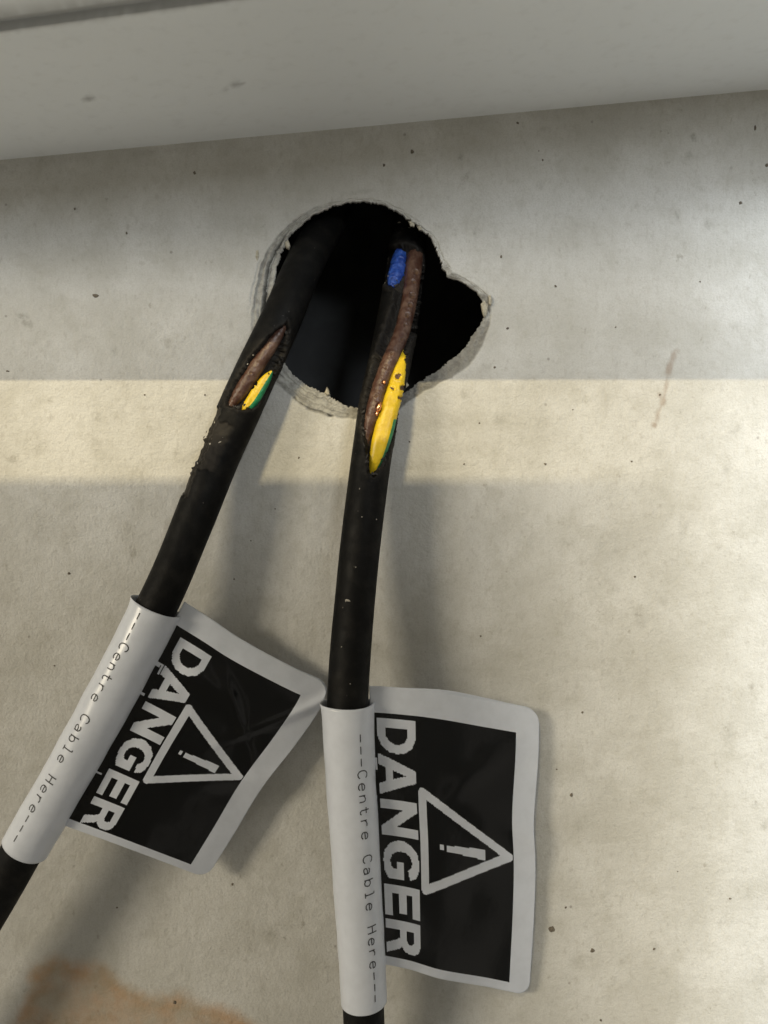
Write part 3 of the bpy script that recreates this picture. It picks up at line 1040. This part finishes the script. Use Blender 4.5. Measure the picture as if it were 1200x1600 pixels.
def build_label(fr, ya, yb, patch, depth, label, text_phi, s_in, wav, back_shift, du=0.0, dv=0.0):
    TILE = tile(du, dv)
    i0 = min(range(len(fr)), key=lambda i: abs(proj(fr[i][0])[1] - ya))
    i1 = min(range(len(fr)), key=lambda i: abs(proj(fr[i][0])[1] - yb))
    seg = fr[i0:i1 + 1]
    root = thing("warning_label", label, "label", seg[-1][0], "danger labels on the cables")
    n = len(seg)
    RS = R0 + 0.00055
    ext = lambda s: 0.00030 - 0.00050 * s
    # sleeve: loop of vinyl round the cable, thick enough to show its rim
    na = 96

    def shape(i, ph):
        s = i / (n - 1)
        r = RS + ext(s) + 0.00010 * noise.noise(Vector((s * 6, math.cos(ph) * 1.4, math.sin(ph) * 1.4 + wav)))
        r += 0.00012 * noise.noise(Vector((s * 13 + wav, math.cos(ph + 1) * 0.9, 2 + math.sin(ph + 1) * 0.9)))
        # pulled out towards the flag on its far side
        k = max(0.0, math.cos(ph - math.radians(118)))
        r += 0.0007 * k ** 6
        # the mouth flares on the left
        m = max(0.0, math.cos(ph + math.radians(80)))
        r += 0.0005 * m ** 3 * (math.exp(-s / 0.02) + 0.5 * math.exp(-s / .2))
        return r

    step = 3
    ids = list(range(0, n, step))
    if ids[-1] != n - 1:
        ids.append(n - 1)
    vs, fs = [], []
    for layer in (0, 1):
        for i in ids:
            c, T, F, S = seg[i]
            for a in range(na):
                ph = 2 * math.pi * a / na
                skew = (0.0011 * math.cos(ph) * math.exp(-(i / 12) ** 2)) + 0.0004 * math.sin(ph + wav) * (i == ids[-1])
                vs.append(c + T * skew + (F * math.cos(ph) + S * math.sin(ph)) * (shape(i, ph) - layer * 0.00014))
    m = len(ids)
    off = m * na
    for i in range(m - 1):
        for a in range(na):
            b = (a + 1) % na
            fs.append((i * na + a, i * na + b, (i + 1) * na + b, (i + 1) * na + a))
            fs.append((off + i * na + b, off + i * na + a, off + (i + 1) * na + a, off + (i + 1) * na + b))
    for a in range(na):
        b = (a + 1) % na
        fs.append((off + a, off + b, b, a))
        e = (m - 1) * na
        fs.append((e + a, e + b, off + e + b, off + e + a))
    sleeve = mesh_obj("sleeve", vs, fs, M_WHITE, root)

    # the printed line on the sleeve
    lv, lf = [], []
    ch_n = len(TEXT)
    rnd = random.Random(int(wav * 10))

    def sp(along, across):
        x = along * (n - 1)
        i = int(min(max(x, 0), n - 2))
        t = x - i
        c = seg[i][0].lerp(seg[i + 1][0], t)
        _, T, F, S = seg[i]
        ph = text_phi(along) + across / RS
        return c + (F * math.cos(ph) + S * math.sin(ph)) * (shape(x, ph) + 0.00005)

    a0, a1 = s_in
    pitch = (a1 - a0) / ch_n
    length = sum((seg[i + 1][0] - seg[i][0]).length for i in range(n - 1))
    H = 0.00235
    wid = 0.00026
    for k, ch in enumerate(TEXT):
        for line in STROKE.get(ch, []):
            q = []
            for (x0, y0), (x1, y1) in zip(line, line[1:]):
                ln = math.hypot(x1 - x0, y1 - y0)
                for j in range(max(1, int(ln / 0.12))):
                    t = j / max(1, int(ln / 0.12))
                    q.append((x0 + (x1 - x0) * t, y0 + (y1 - y0) * t))
            q.append(line[-1])
            # pixel steps of the printer
            pts2 = [((a0 + pitch * (k + .04 + .84 * x)) * length, (y - .45) * H) for x, y in q]
            base = len(lv)
            for i, (u, v) in enumerate(pts2):
                ua, va = pts2[max(i - 1, 0)]
                ub, vb = pts2[min(i + 1, len(pts2) - 1)]
                du, dv = ub - ua, vb - va
                L = math.hypot(du, dv) or 1
                nu, nv = -dv / L * wid / 2, du / L * wid / 2
                lv.append(sp((u + nu) / length, v + nv))
                lv.append(sp((u - nu) / length, v - nv))
            for i in range(len(pts2) - 1):
                b = base + 2 * i
                lf.append((b, b + 1, b + 3, b + 2))
    mesh_obj("lettering", lv, lf, M_INK, sleeve)

    # the flag: printed front leaf and blank back leaf
    us = [U0 * i / 16 for i in range(16)] + [U0 + (U1 - U0) * i / NU for i in range(NU + 1)] + [U1 + (1 - U1) * i / 8 for i in range(1, 9)]
    vv = [V1 * j / NV for j in range(NV + 1)] + [V1 + (1 - V1) * (1 - (1 - j / 24) ** 1.5) for j in range(1, 25)]
    FW, FH, RC = 260.0, 440.0, 22.0

    def surf(s, t, dz):
        e = (1 - t) * FW
        s2 = s
        if e < RC:
            ins = (RC - math.sqrt(max(0, RC * RC - (RC - e) ** 2))) / FH
            s2 = ins + (1 - 2 * ins) * s
        x, y = patch(s2, t)
        return x, y, depth(s2, t) + dz

    def leaf(dz, shift, both):
        vs_ = []
        for s in us:
            for t in vv:
                x, y, d = surf(s, t, dz)
                sx, sy, sd = shift(s, t)
                vs_.append(P(x + sx, y + sy, d + sd))
        return vs_

    na_, nb_ = len(us), len(vv)
    vs = leaf(0.0, lambda s, t: (0, 0, 0), True)
    fs, idx = [], []
    for i in range(na_ - 1):
        for j in range(nb_ - 1):
            fs.append((i * nb_ + j, (i + 1) * nb_ + j, (i + 1) * nb_ + j + 1, i * nb_ + j + 1))
            pi, pj = i - 16, j
            if 0 <= pi < NU and pj < NV:
                idx.append(0 if TILE[pi][pj] else 1)
            else:
                idx.append(0)
    # thickness: rim plus a coarse back
    off = len(vs)
    rim = [i * nb_ for i in range(na_)] + [(na_ - 1) * nb_ + j for j in range(1, nb_)] + [i * nb_ + nb_ - 1 for i in range(na_ - 2, -1, -1)] + [j for j in range(nb_ - 2, 0, -1)]
    back = [v + Vector((0, 0.00013, 0)) for v in vs]
    vs = vs + back
    for a, b in zip(rim, rim[1:] + rim[:1]):
        fs.append((a, off + a, off + b, b))
        idx.append(0)
    for i in range(na_ - 1):
        for j in range(nb_ - 1):
            fs.append((off + i * nb_ + j, off + i * nb_ + j + 1, off + (i + 1) * nb_ + j + 1, off + (i + 1) * nb_ + j))
            idx.append(0)
    mesh_obj("front_leaf", vs, fs, [M_WHITE, M_BLACK], root, midx=idx)

    # back leaf, coarser
    us2, vv2 = [i / 60 for i in range(61)], [j / 30 for j in range(23)] + [22 / 30 + (8 / 30) * (1 - (1 - j / 16) ** 1.5) for j in range(1, 17)]
    vs = []
    for lay in (0, 0.00013):
        for s in us2:
            for t in vv2:
                x, y, d = surf(s, t, -0.00022)
                sx, sy, sd = back_shift(s, t)
                p = P(x + sx, y + sy, d + sd)
                vs.append(p + Vector((0, lay, 0)))
    a_, b_ = len(us2), len(vv2)
    o2 = a_ * b_
    fs = []
    for i in range(a_ - 1):
        for j in range(b_ - 1):
            f = (i * b_ + j, (i + 1) * b_ + j, (i + 1) * b_ + j + 1, i * b_ + j + 1)
            fs.append(f)
            fs.append(tuple(o2 + q for q in reversed(f)))
    rim = [i * b_ for i in range(a_)] + [(a_ - 1) * b_ + j for j in range(1, b_)] + [i * b_ + b_ - 1 for i in range(a_ - 2, -1, -1)] + [j for j in range(b_ - 2, 0, -1)]
    for a, b in zip(rim, rim[1:] + rim[:1]):
        fs.append((a, o2 + a, o2 + b, b))
    mesh_obj("back_leaf", vs, fs, M_WHITE, root)
    return root


# label on the slanting cable
dc1, dc2 = depth_on(PATH1), depth_on(PATH2)
patch1 = coons([(288, 940), (330, 967), (381, 1001), (459, 1043), (514, 1068)],
               [(101, 1290), (120, 1297), (173, 1316), (243, 1342), (322, 1372)],
               [(288, 940), (242, 1025), (196, 1112), (149, 1200), (101, 1290)],
               [(514, 1068), (498, 1110), (461, 1164), (407, 1234), (364, 1305), (322, 1372)])


def ridge(x, w):
    return math.exp(-(x / w) ** 2)


def depth1(s, t):
    y = 945 + 375 * s
    d = dc1(y) - 0.0012
    d -= t ** 1.35 * (0.0078 + 0.0035 * s)
    d += 0.0012 * math.sin(t * 3.4 + 0.5) * (0.4 + s)
    d -= 0.0016 * math.exp(-s / 0.07) * (1 - t * .6)                       # top edge curls back
    d += 0.0011 * ridge(s - .20 - .10 * t, .05) * sstep(.12, .3, t) * (1 - sstep(.45, .7, t))
    # a sharp crease running out to the right corner
    d += 0.0010 * ridge((t - .80) + (s - .26) * 1.1, .045) * sstep(.45, .9, t)
    d += 0.0007 * ridge((t - .62) - (s - .30) * 1.4, .05) * ridge(s - .30, .14)
    d += 0.0007 * ridge((s - .62) + (t - .6) * .3, .05) * sstep(.3, .8, t)
    d += 0.0006 * fbm(s * 3.2, t * 2.6, 3, 2)
    return d


patch2 = coons([(577, 1072), (605, 1073), (680, 1080), (760, 1094), (842, 1108)],
               [(597, 1506), (640, 1515), (690, 1530), (760, 1542), (826, 1556)],
               [(577, 1072), (581, 1180), (587, 1290), (592, 1400), (597, 1506)],
               [(842, 1108), (841, 1180), (834, 1280), (836, 1340), (836, 1380), (833, 1450), (826, 1556)])


def depth2(s, t):
    y = 1080 + 440 * s
    d = dc2(y) - 0.0015
    d -= t * 0.0126
    d += 0.0014 * math.sin(t * 3.6 + 0.3 + s)
    d += 0.0012 * ridge(s - .44 - .16 * (t - .9), .06) * sstep(.40, 1.0, t)
    d += 0.0008 * ridge((s - .27) + (t - .62) * .55, .05) * ridge(t - .68, .24)
    d -= 0.0008 * ridge(s - .60, .07) * sstep(.5, 1.0, t)
    d += 0.0010 * ridge(s - 1.0, .08) * ridge(t - .38, .16)
    d += 0.0006 * fbm(s * 3.0, t * 2.4, 13, 2)
    return max(d, 0.0009)


L1 = build_label(FR1, 947, 1326, patch1, depth1,
                 "silver DANGER tag wrapped on the slanting cable, its flag tucked behind the hanging one", lambda a: math.radians(-16 - 4 * a), (.035, .965), 1.3,
                 lambda s, t: (1.5 * t, 2.0 * math.sin(3.1 * t) * (1 - s) - 1.5 * t, -0.0006 * t * t), 0.017, 0.05)
L2 = build_label(FR2, 1098, 1567, patch2, depth2,
                 "silver DANGER tag wrapped on the hanging cable, flag out to the right", lambda a: math.radians(33 + 3 * a), (.085, .965), 4.7,
                 lambda s, t: (0.5 * t, -4.5 * math.sin(3.1 * t) ** 2 * sstep(.05, .5, t) * (1 - s), -0.0008 * t))
